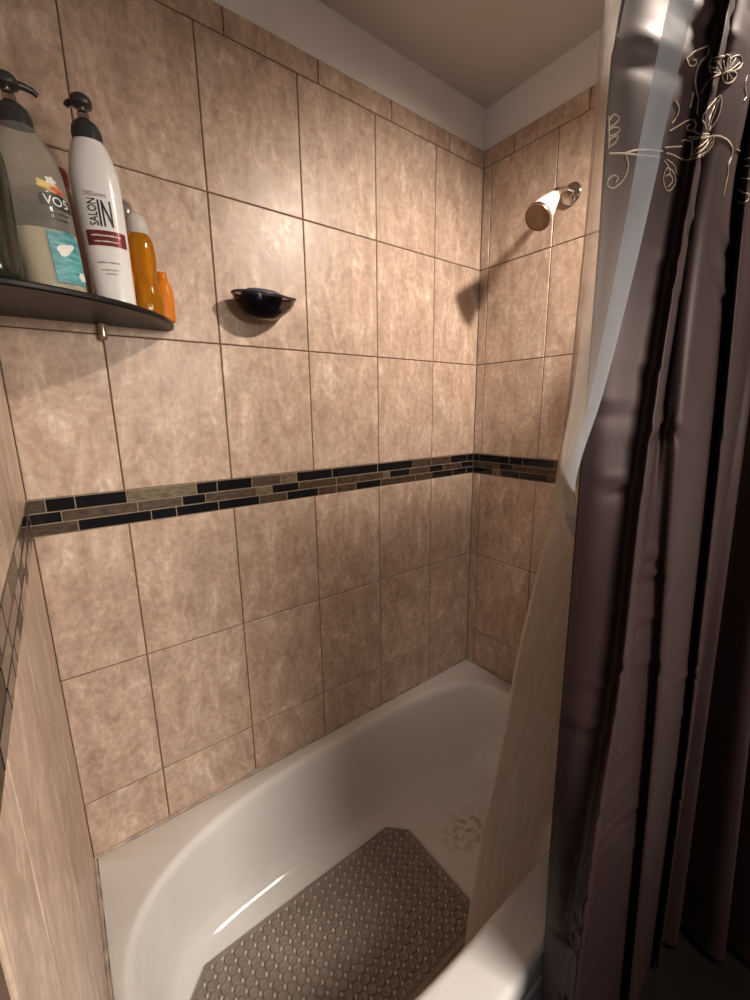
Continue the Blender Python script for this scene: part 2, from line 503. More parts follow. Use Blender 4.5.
# ------------------------------------------------------------------ bathtub
def build_tub():
    root = empty('bathtub', (0.75, -0.42, FLOOR))
    inv = Vector((-0.75, 0.42, -FLOOR))
    N = 144
    X0, X1, Y0, Y1 = 0.009, 1.491, -0.845, -0.009
    def rect(x0, x1, y0, y1, z, r):
        out = []
        cx, cy = (x0 + x1) / 2, (y0 + y1) / 2
        for i in range(N):
            a = 2 * PI * i / N
            ox, oy, hx, hy = 0.7315, -0.40, 0.72, 0.36
            # ray from the opening's centre to the rectangle
            c, s = math.cos(a) * hx, math.sin(a) * hy
            t = 1e9
            if c > 1e-9: t = min(t, (x1 - ox) / c)
            if c < -1e-9: t = min(t, (x0 - ox) / c)
            if s > 1e-9: t = min(t, (y1 - oy) / s)
            if s < -1e-9: t = min(t, (y0 - oy) / s)
            out.append(Vector((ox + c * t, oy + s * t, z)))
        # put the nearest point exactly on each corner
        for (px, py) in ((x0, y0), (x1, y0), (x1, y1), (x0, y1)):
            k = min(range(N), key=lambda j: (out[j].x - px) ** 2 + (out[j].y - py) ** 2)
            out[k] = Vector((px, py, z))
        return out
    def sup(x0, x1, y0, y1, z, nl, nr):
        out = []
        cx, cy = 0.7315, -0.40
        for i in range(N):
            a = 2 * PI * i / N
            c, s = math.cos(a), math.sin(a)
            n = nr if c > 0 else nl
            k = (abs(c) ** n + abs(s) ** n) ** (-1 / n)
            # blend so the two exponents meet smoothly at c = 0 (k = 1 there for any n)
            px = k * c; py = k * s
            x = cx + px * ((x1 - cx) if px > 0 else (cx - x0))
            y = cy + py * ((y1 - cy) if py > 0 else (cy - y0))
            out.append(Vector((x, y, z)))
        return out
    rings = [
        rect(X0, X1, Y0, Y1, -0.055, 0), rect(X0, X1, Y0, Y1, -0.016, 0), 
        rect(X0, X1, Y0 + 0.003, Y1, -0.007, 0), rect(X0, X1, Y0 + 0.009, Y1, -0.001, 0), rect(X0 + 0.004, X1 - 0.004, Y0 + 0.018, Y1 - 0.003, 0.001, 0),
    ]
    # deck, raised lip and basin
    prof = [  # (inset from lip: left, right, front, back), z
        (-0.012, -0.012, -0.012, -0.012, 0.003), (-0.004, -0.004, -0.004, -0.004, 0.0045), (0.004, 0.004, 0.004, 0.004, 0.003),
        (0.012, 0.011, 0.011, 0.011, -0.003), (0.018, 0.017, 0.016, 0.016, -0.013), (0.022, 0.021, 0.019, 0.019, -0.028),
        (0.032, 0.030, 0.027, 0.027, -0.090), (0.042, 0.042, 0.036, 0.037, -0.160), (0.052, 0.055, 0.045, 0.047, -0.230),
        (0.059, 0.066, 0.053, 0.055, -0.272), (0.069, 0.080, 0.064, 0.066, -0.300), (0.083, 0.100, 0.078, 0.080, -0.317),
        (0.100, 0.125, 0.095, 0.097, -0.3245), (0.16, 0.18, 0.13, 0.14, -0.3265), (0.40, 0.37, 0.22, 0.23, -0.327), (0.60, 0.57, 0.32, 0.32, -0.327)]
    for (l, r, f, b, z) in prof:
        rings.append(sup(0.030 + l, 1.437 - r, -0.747 + f, -0.055 - b, z, 2.75 + 1.9 * min(1, max(0, -z / 0.31)), 4.2))
    mb = MB()
    mb.loft([[p + inv for p in r] for r in rings], 0, cap0=False, cap1=True)
    mb.build('basin', M['porcelain'], root, smooth=50)
    ap = MB()
    # apron: a panel with a shallow raised field, closing the front down to the floor
    def prism(x0, x1, z0, z1, y0, y1, bev):
        v = []
        for y, e in ((y1, 0), (y0 + bev, 0), (y0, bev)):
            v += [(x0 + e, y, z0 + e), (x1 - e, y, z0 + e), (x1 - e, y, z1 - e), (x0 + e, y, z1 - e)]
        f = [(8, 9, 10, 11), (3, 2, 1, 0)]
        for q in (0, 4):
            for k in range(4):
                k2 = (k + 1) % 4
                f.append((q + k, q + k2, q + 4 + k2, q + 4 + k))
        ap.add([Vector(p) + inv for p in v], f)
    prism(X0, X1, FLOOR, -0.05, -0.838, -0.80, 0.004)
    prism(0.10, 1.40, FLOOR + 0.05, -0.10, -0.843, -0.836, 0.004)
    ap.build('apron', M['porcelain'], root, smooth=None)
    tag(root, 'white porcelain bathtub built in between the three tiled walls', 'bathtub')
    return root
build_tub()

# caulk line where the tiling meets the tub
cb = MB()
def caulk(pts):
    P = []
    for a, b in zip(pts[:-1], pts[1:]):
        a = Vector(a); b = Vector(b); n = 60
        P += [a.lerp(b, i / n) for i in range(n)]
    P.append(Vector(pts[-1]))
    P = [p + Vector((0, 0, random.uniform(-.0008, .0008))) for p in P]
    cb.tube(P, lambda t: 0.0048 + 0.0006 * math.sin(t * 190) + random.uniform(0, .0006), 8)
caulk([(0.003, -0.84, 0.0), (0.003, -0.003, 0.0), (1.497, -0.003, 0.0), (1.497, -0.84, 0.0)])
tag(cb.build('trim_4', M['caulk'], None), kind='structure')

# ------------------------------------------------------------------ bath mat
def build_mat():
    x0, x1, y0, y1 = 0.145, 0.895, -0.607, -0.205
    ch = 0.058
    zb = -0.3235
    nx, ny = 26, 14
    px, py = (x1 - x0 - 0.03) / nx, (y1 - y0 - 0.03) / ny
    def inside(x, y, e=0.0):
        if not (x0 + e <= x <= x1 - e and y0 + e <= y <= y1 - e): return False
        dx = min(x - x0, x1 - x); dy = min(y - y0, y1 - y)
        return dx + dy >= ch + e * 1.4
    def zfloor(x, y):   # the mat follows the tub's bottom, turned up a little near its edges
        return zb + 0.004 * max(0, (abs((y + 0.405) / 0.2)) - 0.75) * 4
    mb = MB()
    # base sheet
    out = [(x0 + ch, y0), (x1 - ch, y0), (x1, y0 + ch), (x1, y1 - ch), (x1 - ch, y1), (x0 + ch, y1), (x0, y1 - ch), (x0, y0 + ch)]
    def ring(e, z):
        cx, cy = (x0 + x1) / 2, (y0 + y1) / 2
        r = []
        for x, y in out:
            r.append((x - math.copysign(e, x - cx), y - math.copysign(e, y - cy), z))
        return r
    mb.loft([ring(0, zb + 0.001), ring(0, zb + 0.0052), ring(0.0015, zb + 0.0065), ring(0.006, zb + 0.0065), ring(0.008, zb + 0.0045)], 0)
    # raised round pads in a square grid with small pale nubs between them
    n = 12
    for i in range(nx):
        for j in range(ny):
            cx = x0 + 0.015 + (i + 0.5) * px; cy = y0 + 0.015 + (j + 0.5) * py
            if inside(cx, cy, 0.013):
                R = px * 0.445
                prof = [(R, 0.004), (R * 0.96, 0.0072), (R * 0.82, 0.0088), (R * 0.62, 0.0086), (R * 0.45, 0.0072), (0.0004, 0.0068)]
                mb.lathe([(r, zb + h) for r, h in prof], n, 0, Matrix.Translation((cx, cy, 0)), cap0=False, cap1=True)
            cx += px / 2; cy += py / 2
            if inside(cx, cy, 0.010):
                R = px * 0.155
                mb.lathe([(R, zb + 0.004), (R * 0.95, zb + 0.0085), (R * 0.6, zb + 0.0098), (0.0003, zb + 0.0102)], 8, 1, Matrix.Translation((cx, cy, 0)), cap0=False)
    root_off = Vector(((x0 + x1) / 2, (y0 + y1) / 2, zb))
    mb.v = [tuple(Vector(p) - root_off) for p in mb.v]
    o = mb.build('bath_mat', [M['mat'], M['matdot']], None, smooth=45)
    o.location = root_off
    tag(o, 'taupe bath mat with rows of round pads lying on the bottom of the tub', 'bath mat')
build_mat()

# ------------------------------------------------------------------ shower head
def build_shower():
    root = empty('showerhead', (1.4995, -0.362, 1.835))
    inv = -Vector(root.location)
    ax = Matrix.Rotation(-PI / 2, 4, 'Y')          # local z -> -x
    fl = MB()
    fl.lathe([(0.033, 0.0), (0.033, 0.004), (0.031, 0.008), (0.024, 0.011), (0.014, 0.013), (0.0125, 0.018)], 36, 0, ax)
    fl.build('flange', M['chrome'], root, 60)
    tip = Vector((1.408, -0.362, 1.810)) + inv
    arm = MB()
    P = catmull([Vector((0, 0, 0)), Vector((-0.03, 0, 0.001)), Vector((-0.06, -0.001, -0.006)), tip], 8)
    arm.tube(P, 0.0105, 16)
    arm.build('arm', M['nickel'], root, 60)
    d = Vector((-0.71, 0.05, -0.70)).normalized()
    rot = d.to_track_quat('Z', 'Y').to_matrix().to_4x4()
    mt = Matrix.Translation(tip) @ rot
    nut = MB()
    nut.lathe([(0.0105, -0.014), (0.0155, -0.012), (0.0165, -0.004), (0.0165, 0.006), (0.015, 0.010), (0.014, 0.014)], 12, 0, mt)
    nut.build('swivel_nut', M['nickel'], root, 30)
    b = MB()
    b.lathe([(0.014, 0.010), (0.019, 0.014), (0.0225, 0.028), (0.028, 0.050), (0.035, 0.074), (0.038, 0.096), (0.040, 0.108), (0.0395, 0.112)], 40, 0, mt)
    b.build('bell', M['whitepl'], root, 50)
    r = MB()
    r.lathe([(0.0395, 0.1075), (0.0415, 0.109), (0.0418, 0.115), (0.0405, 0.119), (0.038, 0.120), (0.037, 0.1175)], 40, 0, mt)
    r.build('rim', M['nickel'], root, 50)
    f = MB()
    f.lathe([(0.038, 0.108), (0.0375, 0.1178), (0.032, 0.1192), (0.020, 0.1202), (0.0005, 0.1207)], 40, 0, mt)
    for k, (rr, cnt) in enumerate(((0.010, 6), (0.019, 12), (0.028, 18), (0.0335, 24))):
        for i in range(cnt):
            a = 2 * PI * i / cnt + k * 0.2
            f.lathe([(0.0011, 0.117), (0.0011, 0.1210), (0.0005, 0.1214)], 6, 0, mt @ Matrix.Translation((rr * math.cos(a), rr * math.sin(a), 0)))
    f.build('spray_face', M['tanface'], root, 40)
    tag(root, 'small white bell shaped shower head on a chrome arm in the right wall', 'shower head')
build_shower()

# ------------------------------------------------------------------ soap dish and soap
def build_soap_dish():
    M['smoke'] = plain('smoked_glass', (0.33, 0.29, 0.28), 0.06, trans=1.0, ior=1.18)
    M['wire'] = plain('dark_rim', (0.05, 0.038, 0.035), 0.25)
    M['soap'] = plain('navy_soap', (0.060, 0.070, 0.130), 0.5, noise=0.2, nscale=30)
    c = Vector((0.556, -0.0, 1.463))
    root = empty('soap_dish', c)
    N = 48
    def outline(k, z, lift=1.0):
        """shell outline: half-round with a drawn-out lip on the right"""
        out = []
        for i in range(N):
            a = 2 * PI * i / N
            x = 0.076 * math.cos(a); y = -0.046 + 0.040 * math.sin(a)
            e = math.exp(-((a if a < PI else a - 2 * PI) / 0.42) ** 2)
            x += 0.026 * e * lift
            out.append(Vector((x * k, -0.046 + (y + 0.046) * k, z + (0.004 * e) * lift)))
        return out
    bw = MB()
    prof = [(0.30, -0.0605), (0.48, -0.0565), (0.64, -0.0495), (0.78, -0.0400), (0.89, -0.0285), (0.96, -0.0155), (1.0, 0.0), (0.965, 0.001), (0.925, -0.0145), (0.855, -0.0265), (0.745, -0.0370), (0.61, -0.0460), (0.46, -0.0525), (0.29, -0.0560)]
    bw.loft([outline(k, z, min(1, max(0, (k - 0.6) / 0.4))) for k, z in prof], 0)
    bw.build('bowl', M['smoke'], root, 60)
    rm = MB()
    rm.tube(outline(1.0, 0.0005), 0.0030, 10, closed=True)
    rm.build('rim', M['wire'], root, 60)
    bk = MB()
    bk.lathe([(0.020, 0.0006), (0.020, 0.004), (0.015, 0.007), (0.008, 0.009)], 24, 0, Matrix.Translation((0, 0, -0.024)) @ Matrix.Rotation(PI / 2, 4, 'X'))
    bk.build('wall_plate', M['wire'], root, 50)
    tag(root, 'smoked glass soap dish with a dark rim fixed to the long tiled wall', 'soap dish')
    # the soap
    s = MB()
    rings = []
    for z, k in ((-0.047, 0.40), (-0.043, 0.58), (-0.034, 0.72), (-0.022, 0.84), (-0.010, 0.93), (0.001, 1.0), (0.008, 0.92), (0.013, 0.72), (0.015, 0.4), (0.0155, 0.1)):
        r = []
        for i in range(36):
            a = 2 * PI * i / 36
            ca, sa = math.cos(a), math.sin(a)
            n = 2.8
            q = (abs(ca) ** n + abs(sa) ** n) ** (-1 / n)
            r.append(Vector((0.056 * k * q * ca, 0.029 * k * q * sa, z)))
        rings.append(r)
    s.loft(rings)
    o = s.build('soap_bar', M['soap'], None, 60)
    o.location = c + Vector((0.004, -0.046, 0.0005))
    tag(o, 'dark blue bar of soap lying in the smoked glass dish', 'soap')
build_soap_dish()

# ------------------------------------------------------------------ corner shelf
SHZ = 1.360
SHT = 0.012
def build_shelf():
    M['shelf'] = plain('black_glass_shelf', (0.010, 0.008, 0.008), 0.35, spec=0.25, noise=0.1)
    root = empty('corner_shelf', (0.002, -0.002, SHZ))
    R = 0.336
    mb = MB()
    def outl(e, z):
        p = [Vector((0.0, 0.0, z)), Vector((R - 0.006, 0.0, z))]
        n = 40
        for i in range(n + 1):
            a = math.radians(2.5 + 85 * i / n)
            q = (abs(math.cos(a)) ** 1.85 + abs(math.sin(a)) ** 1.85) ** (-1 / 1.85)
            p.append(Vector(((R - e) * q * math.cos(a), -(0.275 - e) * q * math.sin(a), z)))
        p.append(Vector((0.0, -(0.275 - 0.004), z)))
        return p
    mb.loft([outl(0.003, 0), outl(0, 0.003), outl(0, SHT - 0.003), outl(0.003, SHT)])
    mb.build('shelf_board', M['shelf'], root, 40)
    for p, rot in (((0.186, 0, 0), None), ((0.0, -0.20, 0), 1)):
        b = MB()
        # clamp: a small chrome post below and an upper jaw lug
        base = Vector(p)
        d = Vector((0, -1, 0)) if rot is None else Vector((1, 0, 0))
        t = Matrix.Translation(base + d * 0.012 + Vector((0, 0, -0.034)))
        b.lathe([(0.0055, 0), (0.0075, 0.003), (0.008, 0.012), (0.007, 0.030), (0.0085, 0.0325), (0.0085, 0.0338)], 20, 0, t)
        b.tube([base + d * 0.001 + Vector((0, 0, -0.018)), base + d * 0.013 + Vector((0, 0, -0.018))], 0.0065, 16)
        b.build('bracket', M['nickel'], root, 40)
    tag(root, 'black quarter-round corner shelf holding bottles above the mosaic band', 'shelf')
build_shelf()
ST = SHZ + SHT    # shelf top

# ------------------------------------------------------------------ bottles
def pill(w, d, z, n=40, e=2.3, c=(0, 0)):
    out = []
    for i in range(n):
        a = 2 * PI * i / n
        ca, sa = math.cos(a), math.sin(a)
        q = (abs(ca) ** e + abs(sa) ** e) ** (-1 / e)
        out.append(Vector((c[0] + w * q * ca, c[1] + d * q * sa, z)))
    return out

def loft_profile(prof, name, mat, parent, n=40, sub=6, smooth=60, zs=0):
    """prof rows: (z, half width, half depth, exponent)"""
    rings = []
    zs_ = [p[0] for p in prof]
    for i in range(len(prof) - 1):
        for j in range(sub):
            z = zs_[i] + (zs_[i + 1] - zs_[i]) * j / sub
            w_, d_, e_ = interp(prof, z)
            rings.append(pill(w_, d_, z, n, e_))
    w_, d_, e_ = prof[-1][1:]
    rings.append(pill(w_, d_, zs_[-1], n, e_))
    # rounded bottom edge
    w0, d0, e0 = prof[0][1:]
    rings.insert(0, pill(w0 - 0.003, d0 - 0.003, zs_[0] - 0.0025 + 0.0, n, e0))
    mb = MB()
    mb.loft(rings)
    mb.v = [(x, y, z + 0.0025) for x, y, z in mb.v]
    return mb.build(name, mat, parent, smooth)

def front_map(prof, eps):
    """maps (u, v) on the bottle's -y face to a point of its surface"""
    def f(u, v):
        w_, d_, e_ = interp(prof, v)
        k = min(0.98, abs(u) / w_)
        y = -d_ * (1 - k ** e_) ** (1 / e_)
        return Vector((u, y - eps, v + 0.0025))
    return f

def patch(poly, fmap, name, mat, parent, step=0.004):
    """a thin label following the surface: the polygon poly (u, v) is cut into a fine grid"""
    bm = bmesh.new()
    vs = [bm.verts.new((u, v, 0)) for u, v in poly]
    bm.faces.new(vs)
    us = [p[0] for p in poly]; vv = [p[1] for p in poly]
    u = min(us) + step
    while u < max(us):
        bmesh.ops.bisect_plane(bm, geom=bm.verts[:] + bm.edges[:] + bm.faces[:], plane_co=(u, 0, 0), plane_no=(1, 0, 0)); u += step
    v = min(vv) + step * 2
    while v < max(vv):
        bmesh.ops.bisect_plane(bm, geom=bm.verts[:] + bm.edges[:] + bm.faces[:], plane_co=(0, v, 0), plane_no=(0, 1, 0)); v += step * 2
    for q in bm.verts: q.co = fmap(q.co.x, q.co.y)
    me = bpy.data.meshes.new(name)
    bm.to_mesh(me); bm.free()
    me.materials.append(mat)
    me.polygons.foreach_set('use_smooth', [True] * len(me.polygons))
    o = bpy.data.objects.new(name, me); COL.objects.link(o); o.parent = parent
    return o

def ellipse(cu, cv, a, b, n=28, rot=0.0, bump=None):
    out = []
    for i in range(n):
        t = 2 * PI * i / n
        k = 1 if bump is None else 1 + bump[0] * math.cos(bump[1] * t)
        x, y = a * k * math.cos(t), b * k * math.sin(t)
        out.append((cu + x * math.cos(rot) - y * math.sin(rot), cv + x * math.sin(rot) + y * math.cos(rot)))
    return out

def letters(txt, cu, cv, height, fmap, name, mat, parent, rot=0.0, width=None, weight=0.0):
    cur = bpy.data.curves.new(name, 'FONT')
    cur.body = txt
    cur.align_x = 'CENTER'; cur.align_y = 'CENTER'
    cur.size = 1.0
    cur.offset = weight
    cur.resolution_u = 3
    tmp = bpy.data.objects.new(name, cur)
    COL.objects.link(tmp)
    dg = bpy.context.evaluated_depsgraph_get()
    me = bpy.data.meshes.new_from_object(tmp.evaluated_get(dg))
    bpy.data.objects.remove(tmp, do_unlink=True)
    xs = [v.co.x for v in me.vertices]; ys = [v.co.y for v in me.vertices]
    bx, by = (max(xs) + min(xs)) / 2, (max(ys) + min(ys)) / 2
    sy = height / (max(ys) - min(ys))
    sx = sy if width is None else width / (max(xs) - min(xs))
    for v in me.vertices:
        x, y = (v.co.x - bx) * sx, (v.co.y - by) * sy
        u = cu + x * math.cos(rot) - y * math.sin(rot); q = cv + x * math.sin(rot) + y * math.cos(rot)
        v.co = fmap(u, q)
    me.materials.clear(); me.materials.append(mat)
    o = bpy.data.objects.new(name, me); COL.objects.link(o); o.parent = parent
    return o

def print_line(cu, cv, width, height, fmap, mat, parent):
    """a line of print too small to read: a row of short strokes"""
    rng = random.Random(int(cv * 1e5))
    V = []; F = []
    u = cu - width / 2
    while u < cu + width / 2 - 0.001:
        l = rng.uniform(0.0016, 0.0042)
        e = min(u + l, cu + width / 2)
        h = height * rng.uniform(0.6, 1.0)
        n = len(V)
        V += [fmap(u, cv - height / 2), fmap(e, cv - height / 2), fmap(e, cv - height / 2 + h), fmap(u, cv - height / 2 + h)]
        F.append((n, n + 1, n + 2, n + 3))
        u = e + rng.uniform(0.0006, 0.0013)
    return mesh_obj('print_line', V, F, mat, parent, None, None)

def pump(parent, z, mat, turn=0.0, nozzle=0.034, r=0.024, collar_h=0.032):
    c = MB()
    c.lathe([(r, 0), (r, collar_h * 0.55), (r * 0.93, collar_h * 0.8), (r * 0.70, collar_h), (r * 0.35, collar_h + 0.004), (0.0075, collar_h + 0.006)], 32, 0, Matrix.Translation((0, 0, z)))
    for i in range(32):     # grip ribs
        a = 2 * PI * i / 32
        c.tube([(r * math.cos(a), r * math.sin(a), z + 0.002), (r * math.cos(a), r * math.sin(a), z + collar_h * 0.5)], 0.0007, 5)
    c.build('collar', mat, parent, 40)
    z2 = z + collar_h + 0.004
    s = MB()
    s.lathe([(0.0055, z2), (0.0055, z2 + 0.026)], 16, 0)
    s.lathe([(0.0105, z2 + 0.001), (0.0095, z2 + 0.012), (0.0075, z2 + 0.014)], 16, 0)
    s.build('stem', M['chrome'], parent, 40)
    h = MB()
    zt = z2 + 0.022
    h.lathe([(0.010, zt - 0.002), (0.0165, zt + 0.001), (0.018, zt + 0.007), (0.016, zt + 0.014), (0.010, zt + 0.0185), (0.0005, zt + 0.020)], 28, 0)
    d = Vector((math.cos(turn), math.sin(turn), 0))
    o = Vector((0, 0, zt + 0.008))
    h.tube([o, o + d * nozzle * 0.6 + Vector((0, 0, 0.001)), o + d * nozzle * 0.9 - Vector((0, 0, 0.001)), o + d * nozzle * 1.05 - Vector((0, 0, 0.006))], lambda t: 0.0062 - 0.0018 * t, 12)
    h.build('pump_head', mat, parent, 50)

def bottle_root(name, x, y, rz, tilt, label, cat='bottle'):
    o = empty(name, (x, y, ST + 0.0004))
    o.rotation_mode = 'XYZ'
    # tilt leans towards -x in the world, after turning the label towards rz
    o.rotation_euler = (Matrix.Rotation(math.radians(tilt), 3, 'Y') @ Matrix.Rotation(math.radians(rz), 3, 'Z')).to_euler()
    return tag(o, label, cat, 'bottles on the corner shelf')

M['ink'] = plain('black_ink', (0.012, 0.012, 0.014), 0.4)
M['pumpgrey'] = plain('dark_grey_plastic', (0.035, 0.036, 0.036), 0.30)
M['collar'] = plain('grey_plastic', (0.085, 0.085, 0.080), 0.35)
M['bottlewhite'] = plain('white_bottle', (0.72, 0.715, 0.71), 0.25, coat=0.3)
M['maroon'] = plain('maroon_foil', (0.20, 0.045, 0.05), 0.22, metal=0.4)
M['faint'] = plain('grey_print', (0.25, 0.24, 0.24), 0.5)

def white_bottle():
    r = bottle_root('pump_bottle', 0.206, -0.140, -6, -2.6, 'white shampoo bottle with dark grey pump, the word SALON on its front', 'bottle')
    prof = [(0.0, 0.0355, 0.028, 2.3), (0.05, 0.0365, 0.029, 2.3), (0.12, 0.0390, 0.030, 2.3), (0.185, 0.0405, 0.031, 2.3), (0.225, 0.0405, 0.031, 2.2),
            (0.255, 0.0355, 0.028, 2.1), (0.275, 0.0295, 0.0235, 2.0), (0.284, 0.0245, 0.0225, 2.0)]
    loft_profile(prof, 'body', M['bottlewhite'], r)
    f = front_map(prof, 0.0007); g = front_map(prof, 0.0013)
    letters('TRESemmé', -0.006, 0.188, 0.008, f, 'brand_text', M['faint'], r, width=0.036)
    letters('SALON', -0.014, 0.158, 0.015, f, 'label_text', M['ink'], r, rot=PI / 2, width=0.045, weight=0.012)
    letters('IN', 0.0065, 0.157, 0.044, f, 'label_text', M['ink'], r, width=0.022, weight=0.012)
    patch([(-0.030, 0.102), (0.034, 0.102), (0.034, 0.128), (-0.030, 0.128)], f, 'label_band', M['maroon'], r)
    print_line(0.001, 0.1195, 0.048, 0.0034, g, M['bottlewhite'], r)
    print_line(0.001, 0.1095, 0.040, 0.0028, g, M['bottlewhite'], r)
    print_line(-0.002, 0.073, 0.038, 0.0031, f, M['faint'], r)
    print_line(-0.002, 0.060, 0.028, 0.0025, f, M['faint'], r)
    print_line(0.0, 0.053, 0.02, 0.0025, f, M['faint'], r)
    pump(r, 0.285, M['pumpgrey'], turn=math.radians(150), nozzle=0.028)
    return r
white_bottle()

M['clearbottle'] = plain('clear_bottle', (0.70, 0.72, 0.66), 0.10, trans=0.85, ior=1.2)
M['cream'] = plain('cream_shampoo', (0.86, 0.72, 0.54), 0.4)
M['teal'] = stone('teal_label', (0.03, 0.20, 0.24), (0.12, 0.42, 0.45))
M['yellow'] = stone('yellow_fruit_print', (0.62, 0.38, 0.05), (0.75, 0.58, 0.22))
M['red'] = plain('red_print', (0.55, 0.10, 0.07), 0.4, noise=0.3, nscale=80)
M['paper'] = plain('pale_print', (0.72, 0.74, 0.70), 0.4)

def vo_bottle():
    r = bottle_root('pump_bottle', 0.110, -0.180, 21, -5.0, 'clear pump bottle half full of cream shampoo, teal label, black oval on it', 'bottle')
    prof = [(0.0, 0.0455, 0.034, 2.3), (0.05, 0.0485, 0.036, 2.3), (0.12, 0.050, 0.037, 2.3), (0.175, 0.0505, 0.037, 2.3), (0.205, 0.0475, 0.036, 2.2),
            (0.228, 0.041, 0.033, 2.1), (0.246, 0.031, 0.028, 2.0), (0.255, 0.0245, 0.0235, 2.0)]
    loft_profile(prof, 'body', M['clearbottle'], r)
    ins = [(z + 0.003 if z < 0.01 else z, w_ - 0.0025, d_ - 0.0025, e_) for z, w_, d_, e_ in prof[:2]]
    ins = [(0.0035, 0.0425, 0.0310, 2.3), (0.05, 0.0458, 0.0333, 2.3), (0.098, 0.0468, 0.0340, 2.3)]
    loft_profile(ins, 'shampoo_fill', M['cream'], r)
    f = front_map(prof, 0.0008); g = front_map(prof, 0.0014); h = front_map(prof, 0.0020)
    patch([(-0.012, 0.014), (0.041, 0.014), (0.040, 0.085), (0.033, 0.098), (-0.012, 0.094)], f, 'teal_panel', M['teal'], r)
    patch(ellipse(0.034, 0.028, 0.0075, 0.0075, 20, 0, (0.14, 6)), g, 'flower_print', M['paper'], r)
    patch(ellipse(0.012, 0.068, 0.016, 0.008, 20, 0.5, (0.2, 3)), g, 'flower_print', M['paper'], r)
    patch([(-0.010, 0.134), (0.0415, 0.130), (0.0415, 0.146), (0.036, 0.151), (0.014, 0.156), (-0.006, 0.152), (-0.011, 0.146)], f, 'black_oval', M['ink'], r)
    letters('VO5', 0.0155, 0.1425, 0.0145, g, 'logo_text', M['paper'], r, width=0.040, weight=0.01)
    patch(ellipse(0.010, 0.164, 0.020, 0.0075, 24, -0.1, (0.15, 5)), f, 'fruit_print', M['yellow'], r)
    patch(ellipse(0.023, 0.160, 0.013, 0.004, 20, -0.15), g, 'fruit_print', M['red'], r)
    patch(ellipse(0.014, 0.173, 0.008, 0.006, 20, 0, (0.25, 5)), g, 'flower_print', M['paper'], r)
    print_line(0.017, 0.124, 0.03, 0.0037, f, M['ink'], r)
    print_line(0.017, 0.115, 0.026, 0.0031, f, M['ink'], r)
    pump(r, 0.256, M['pumpgrey'], turn=math.radians(-10), nozzle=0.040)
    return r
vo_bottle()

M['darkgreen'] = plain('dark_green_plastic', (0.018, 0.022, 0.012), 0.16, coat=0.2)
def green_bottle():
    r = bottle_root('tall_bottle', 0.0335, -0.240, 50, 0.0, 'very dark green bottle at the left end of the corner shelf', 'bottle')
    prof = [(0.0, 0.0305, 0.027, 2.6), (0.10, 0.0315, 0.028, 2.6), (0.165, 0.031, 0.0275, 2.5), (0.188, 0.027, 0.025, 2.3), (0.200, 0.022, 0.020, 2.0)]
    loft_profile(prof, 'body', M['darkgreen'], r)
    c = MB()
    c.lathe([(0.0225, 0.201), (0.0225, 0.228), (0.021, 0.232), (0.0005, 0.233)], 32)
    c.build('cap', M['collar'], r, 40)
green_bottle()

M['palepink'] = plain('pale_pink_plastic', (0.42, 0.30, 0.27), 0.35)
M['pink'] = plain('pink_cap', (0.42, 0.09, 0.11), 0.35, noise=0.2, nscale=60)
def pink_bottle():
    r = bottle_root('capped_bottle', 0.148, -0.062, 0, -1.5, 'bottle with a pink cap behind the white and clear pump bottles', 'bottle')
    prof = [(0.0, 0.026, 0.022, 2.3), (0.14, 0.028, 0.023, 2.3), (0.20, 0.026, 0.022, 2.2), (0.225, 0.016, 0.016, 2.0)]
    loft_profile(prof, 'body', M['palepink'], r)
    c = MB()
    c.lathe([(0.0165, 0.226), (0.018, 0.229), (0.018, 0.256), (0.0155, 0.2595), (0.0005, 0.261)], 28)
    for i in range(24):
        a = 2 * PI * i / 24
        c.tube([(0.018 * math.cos(a), 0.018 * math.sin(a), 0.231), (0.018 * math.cos(a), 0.018 * math.sin(a), 0.254)], 0.0008, 5)
    c.build('cap', M['pink'], r, 40)
pink_bottle()

M['amber'] = plain('amber_liquid', (0.85, 0.36, 0.02), 0.08, trans=0.75, ior=1.25)
M['frost'] = plain('frosted_cap', (0.62, 0.58, 0.54), 0.25, trans=0.25, ior=1.2)
M['orange'] = plain('orange_plastic', (0.75, 0.24, 0.02), 0.3, trans=0.3, ior=1.2)
M['purple'] = plain('purple_plastic', (0.055, 0.035, 0.11), 0.25)
M['silver'] = plain('silver_cap', (0.72, 0.70, 0.68), 0.16, metal=0.9)
def amber_bottle():
    r = bottle_root('waisted_bottle', 0.274, -0.092, 8, -2.2, 'waisted bottle of clear amber liquid with a frosted domed cap', 'bottle')
    prof = [(0.0, 0.029, 0.023, 2.3), (0.03, 0.0300, 0.024, 2.3), (0.065, 0.0255, 0.021, 2.2), (0.095, 0.0280, 0.0225, 2.2), (0.125, 0.0295, 0.0235, 2.2), (0.150, 0.0265, 0.022, 2.1), (0.157, 0.0225, 0.0205, 2.0)]
    loft_profile(prof, 'body', M['amber'], r)
    c = MB()
    c.lathe([(0.0215, 0.160), (0.0222, 0.162), (0.0212, 0.180), (0.0185, 0.193), (0.012, 0.201), (0.0005, 0.203)], 32)
    c.build('cap', M['frost'], r, 60)
amber_bottle()
def purple_bottle():
    r = bottle_root('slim_bottle', 0.262, -0.031, 0, -1.5, 'slim dark purple bottle with a silver domed cap behind the amber bottle', 'bottle')
    prof = [(0.0, 0.024, 0.020, 2.3), (0.08, 0.0245, 0.0205, 2.3), (0.165, 0.024, 0.020, 2.2), (0.186, 0.021, 0.0195, 2.0)]
    loft_profile(prof, 'body', M['purple'], r)
    c = MB()
    c.lathe([(0.0215, 0.189), (0.0225, 0.192), (0.0225, 0.222), (0.020, 0.236), (0.013, 0.244), (0.0005, 0.247)], 32)
    c.build('cap', M['silver'], r, 60)
purple_bottle()
